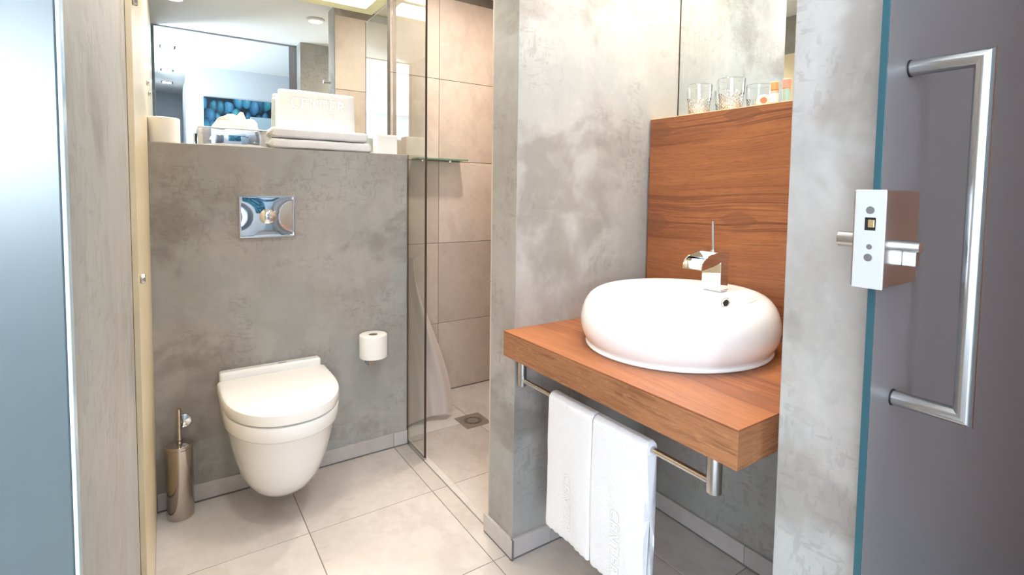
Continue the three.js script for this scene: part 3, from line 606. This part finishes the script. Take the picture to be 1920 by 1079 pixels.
{
  const b1 = thing('toiletry_bottle', 'small clear bottle with amber cap, beside the round soap', 'bottle', [1.765, LY, 1.462], 0, 'toiletry bottles on the backsplash ledge');
  const body = (mat, p, label) => part('bottle_body', lathe([[0, 0.0005], [0.0105, 0.0005], [0.0125, 0.003], [0.0125, 0.045], [0.011, 0.050], [0, 0.050]], 28), mat, p, label);
  body(phys({ color: 0xf2e2cf, roughness: 0.15, transmission: 0.55, thickness: 0.02, ior: 1.4 }), b1);
  part('cap', lathe([[0, 0.0505], [0.0128, 0.0505], [0.0130, 0.053], [0.0130, 0.075], [0.0115, 0.0785], [0, 0.079]], 28), phys({ color: 0xd9a066, roughness: 0.35 }), b1, 'amber cap');
  part('sticker', lathe([[0.0127, 0.010], [0.0127, 0.040]], 28), std({ color: 0xf1ebe0, roughness: 0.6, side: THREE.DoubleSide }), b1);
  const b2 = thing('toiletry_bottle', 'small pale green bottle with pink cap, nearest the concrete pillar', 'bottle', [1.765, LY, 1.502], 0, 'toiletry bottles on the backsplash ledge');
  body(phys({ color: 0xcfeee6, roughness: 0.12, transmission: 0.7, thickness: 0.02, ior: 1.4 }), b2);
  part('cap', lathe([[0, 0.0505], [0.0128, 0.0505], [0.0130, 0.053], [0.0130, 0.078], [0.0115, 0.0815], [0, 0.082]], 28), phys({ color: 0xe39a86, roughness: 0.35 }), b2, 'pink cap');
  const s = thing('soap', 'small round wrapped soap standing on edge beside the bottles', 'soap', [1.765, LY + 0.0215, 1.424], 0.6);
  const g = lathe([[0, -0.009], [0.017, -0.009], [0.021, -0.005], [0.021, 0.005], [0.017, 0.009], [0, 0.009]], 36); g.rotateZ(Math.PI / 2); part('soap_body', g, phys({ color: 0xf3dcc8, roughness: 0.4 }), s);
  const w = lathe([[0.0, 0.0092], [0.009, 0.0092], [0.010, 0.0097], [0.011, 0.0092]], 30); w.rotateZ(Math.PI / 2); part('seal', w, std({ color: 0xd9744f, roughness: 0.5, side: THREE.DoubleSide }), s);
}

// ---------------------------------------------------------------- sliding glass door at right, fixed pane at left
{
  const t = thing('sliding_door', 'frosted glass sliding door with lock and handle at right', 'door', [0, 0, 0]);
  const D = [2.0655, 2.0765];
  part('glass', slab([0.999, 0.01, D[0]], [2.1, 2.538, D[1]], 0.0008), M.frostDoor, t);
  part('glass_edge', slab([0.9965, 0.01, D[0]], [0.9989, 2.538, D[1]], 0.0006), M.tealEdge, t, 'teal polished edge');
  const lk = part('lock_case', slab([0.949, 1.158, 2.0585], [1.083, 1.3075, 2.1005], 0.0025), std({ color: 0xc6c4c2, metalness: 1, roughness: 0.2 }), t);
  part('faceplate', slab([0.9465, 1.1575, 2.0615], [0.9505, 1.308, 2.1035], 0.0018), std({ color: 0xe9edf4, metalness: 0.6, roughness: 0.35 }), lk);
  const onFace = (g, y, z) => { g.rotateZ(Math.PI / 2); g.translate(0.9463, y, z); return g; };
  const scr = std({ color: 0xb5bac4, metalness: 1, roughness: 0.3 });
  for (const [y, r] of [[1.277, 0.0062], [1.205, 0.0062]]) part('screw', [onFace(cyl(r, r * 0.92, 0.0010, 24), y, 2.083), onFace(cyl(r * 0.35, r * 0.35, 0.0016, 6), y, 2.083)], scr, lk);
  part('screw', onFace(cyl(0.004, 0.004, 0.0008, 20), 1.2215, 2.084), scr, lk);
  part('latch_slot', slab([0.9460, 1.2465, 2.0765], [0.9470, 1.2660, 2.0910], 0), M.black, lk);
  part('latch', slab([0.9435, 1.2510, 2.0815], [0.9466, 1.2625, 2.0900], 0.001), std({ color: 0xd7b98a, metalness: 0.8, roughness: 0.35 }), lk, 'brass latch');
  const cy = (z0, z1, r, x, y) => { const g = cyl(r, r, z1 - z0, 28); g.rotateX(Math.PI / 2); g.translate(x, y, (z0 + z1) / 2); return g; };
  part('back_knob', cy(2.026, 2.0592, 0.0125, 0.985, 1.228), M.steel, t);
  part('thumb_turn', [cy(2.0995, 2.122, 0.0095, 1.030, 1.219), (() => { const g = slab([1.022, 1.189, 2.1], [1.038, 1.212, 2.119], 0.002); return g; })()], M.steel, t);
  // bow handle: two stand-offs and a mitred upright
  const hx = 1.083, zb = 2.171, r = 0.0128, y0 = 0.957, y1 = 1.508;
  const pts = [[hx, y1, 2.0768], [hx, y1, zb], [hx, y0, zb], [hx, y0, 2.0768]], ringAt = (c, n1, n2) => { const o = []; for (let i = 0; i < 28; i++) { const a = i / 28 * Math.PI * 2; o.push([c[0] + r * (n1[0] * Math.cos(a) + n2[0] * Math.sin(a)), c[1] + r * (n1[1] * Math.cos(a) + n2[1] * Math.sin(a)), c[2] + r * (n1[2] * Math.cos(a) + n2[2] * Math.sin(a))]); } return o; };
  part('handle', loft([ringAt(pts[0], [1, 0, 0], [0, 1, 0]), ringAt(pts[1], [1, 0, 0], [0, 1, 1]), ringAt(pts[2], [1, 0, 0], [0, -1, 1]), ringAt(pts[3], [1, 0, 0], [0, -1, 0])], { capStart: true, capEnd: true, crease: 0.6 }), M.steel, t);
  for (const y of [y0, y1]) part('collar', cy(2.0755, 2.079, 0.0140, hx, y), M.black, t);
}
{
  const t = thing('glass_pane', 'tall frosted glass pane at the left side of doorway', 'glass pane', [0, 0, 0]);
  part('glass', slab([-1.3, 0.01, 2.0655], [0.0175, 2.538, 2.0765], 0.0008), M.frostPane, t);
  part('glass_edge', slab([0.0176, 0.01, 2.0655], [0.0195, 2.538, 2.0765], 0.0006), M.paleEdge, t, 'bright polished edge');
}
tag(part('door_track', slab([-1.3, YC - 0.010, 2.060], [2.7, YC - 0.0005, 2.082], 0.001), std({ color: 0x9a9ea6, metalness: 0.3, roughness: 0.5 })), 'thin ceiling track over the doorway, seen as dark line in mirror', 'track');
// ---------------------------------------------------------------- things seen only in the mirror
{
  const t = thing('picture', 'print of blue pebbles on the bedroom wall, seen in the mirror', 'picture', [0.765, 1.72, 3.468]);
  const g = new THREE.BoxGeometry(0.69, 1.04, 0.012); g.translate(0, 0, -0.008);
  part('panel', g, std({ color: 0x24404f, roughness: 0.7 }), t);
  const f = new THREE.PlaneGeometry(0.688, 1.038); f.rotateY(Math.PI); f.translate(0, 0, -0.0147); part('print', f, std({ map: pebblePrint, roughness: 0.6 }), t);
  const h = thing('headboard', 'pale blue upright panel before the pebble print, seen in mirror', 'headboard', [0.99, 0, 3.41]);
  part('board', slab([-0.14, 0.0, -0.02], [0.12, 2.06, 0.03], 0.01), std({ color: 0xb9d3e2, roughness: 0.8 }), h);
}
{
  const t = thing('wardrobe', 'reddish-brown wooden wardrobe in the bedroom, reflected by the steel lock case', 'wardrobe', [2.5, 0, 2.78]);
  part('carcass', slab([0.02, 0.02, -0.56], [0.298, 2.2, 0.56], 0.004, 'grainz'), M.wood, t);
  for (const [a, b, h] of [[-0.558, -0.002, -0.04], [0.002, 0.558, 0.04]]) { const d = part('door', slab([0.0, 0.06, a], [0.019, 2.18, b], 0.003, 'grainz'), M.wood, t); part('handle', slab([-0.02, 1.0, h - 0.006], [-0.001, 1.2, h + 0.006], 0.003), M.steel, d); }
  part('plinth', slab([0.03, 0, -0.54], [0.298, 0.06, 0.54], 0), M.woodEdge, t);
}
{
  const hk = thing('coat_hook', 'small steel hook on the partition end, seen in mirror', 'hook', [1.054, 2.045, 0.93]);
  const g = cyl(0.007, 0.007, 0.045, 16); g.rotateZ(Math.PI / 2); g.translate(-0.0225, 0, 0); const d = cyl(0.013, 0.013, 0.008, 24); d.rotateZ(Math.PI / 2); d.translate(-0.045, 0, 0);
  part('peg', g, M.steel, hk); part('head', d, M.steel, hk);
}
function ceilingSpot(label, x, z, lit, color = WHITE, beam = 0) {
  const t = thing('ceiling_spot', label, 'spotlight', [x, YC, z], 0, 'recessed ceiling spots');
  part('frame', [slab([-0.06, -0.006, -0.06], [0.06, -0.0005, -0.045], 0), slab([-0.06, -0.006, 0.045], [0.06, -0.0005, 0.06], 0), slab([-0.06, -0.006, -0.045], [-0.045, -0.0005, 0.045], 0), slab([0.045, -0.006, -0.045], [0.06, -0.0005, 0.045], 0)], M.steel, t);
  part('lamp', slab([-0.045, -0.004, -0.045], [0.045, -0.0008, 0.045], 0), M.diffuser, t);
  if (beam) spotLight(color, lit, [x, YC - 0.012, z], beam, 0.08); else areaLight(color, lit, 0.09, 0.09, [x, YC - 0.007, z], [x, 0, z]);
}
ceilingSpot('square recessed spot nearest the mirror line, seen in mirror', 0.11, 2.77, L_SPOT);
ceilingSpot('square recessed spot, middle of the three seen in mirror', 0.112, 3.89, L_SPOT);
ceilingSpot('square recessed spot, farthest of the three seen in mirror', 0.115, 4.68, L_SPOT);
ceilingSpot('square recessed ceiling spot over the shower, above the frame', 1.5, 0.1, L_SHOWER, SHOWER);
ceilingSpot('square recessed ceiling spot over the vanity, above the frame', 1.28, 1.52, L_VANITY_SPOT, WHITE, 0.62);
for (const [x, z, label] of [[1.02, 1.20, 'round flat ceiling lamp beside the partition, seen in the mirror'], [0.14, 1.27, 'round flat ceiling lamp near the left wall, above the frame']]) {
  const t = thing('ceiling_lamp', label, 'lamp', [x, YC, z], 0, 'round ceiling lamps');
  part('rim', lathe([[0.0, -0.018], [0.058, -0.018], [0.062, -0.015], [0.064, -0.0005], [0.0, -0.0005]], 48), M.white, t);
  part('lens', lathe([[0.0, -0.0205], [0.045, -0.0205], [0.050, -0.0185], [0.0, -0.0182]], 40), M.lens, t);
  spotLight(WHITE, L_CEILING, [x, YC - 0.024, z], x > 0.5 ? 1.2 : 0.8, 0.1);
}
{
  const t = thing('floor_lamp', 'slim uplight floor lamp in the bedroom left of the doorway, outside the frame', 'floor lamp', [-0.5, 0, 2.55]);
  part('base', lathe([[0, 0], [0.14, 0], [0.14, 0.015], [0.012, 0.025], [0, 0.025]], 40), M.steel, t);
  const p = cyl(0.011, 0.011, 1.30, 20); p.translate(0, 0.67, 0); part('pole', p, M.steel, t);
  part('shade', lathe([[0.012, 1.30], [0.06, 1.31], [0.21, 1.40], [0.212, 1.405], [0.208, 1.405], [0.06, 1.318], [0.012, 1.312]], 48), M.white, t);
  part('bulb', lathe([[0, 1.37], [0.13, 1.37], [0.13, 1.378], [0, 1.378]], 32), std({ color: 0xffffff, emissive: COOL, emissiveIntensity: 3 }), t);
  areaLight(COOL, L_UPLIGHT, 0.26, 0.26, [-0.5, 1.41, 2.55], [-0.5, 3, 2.55]);
}

renderer.render(scene, camera);
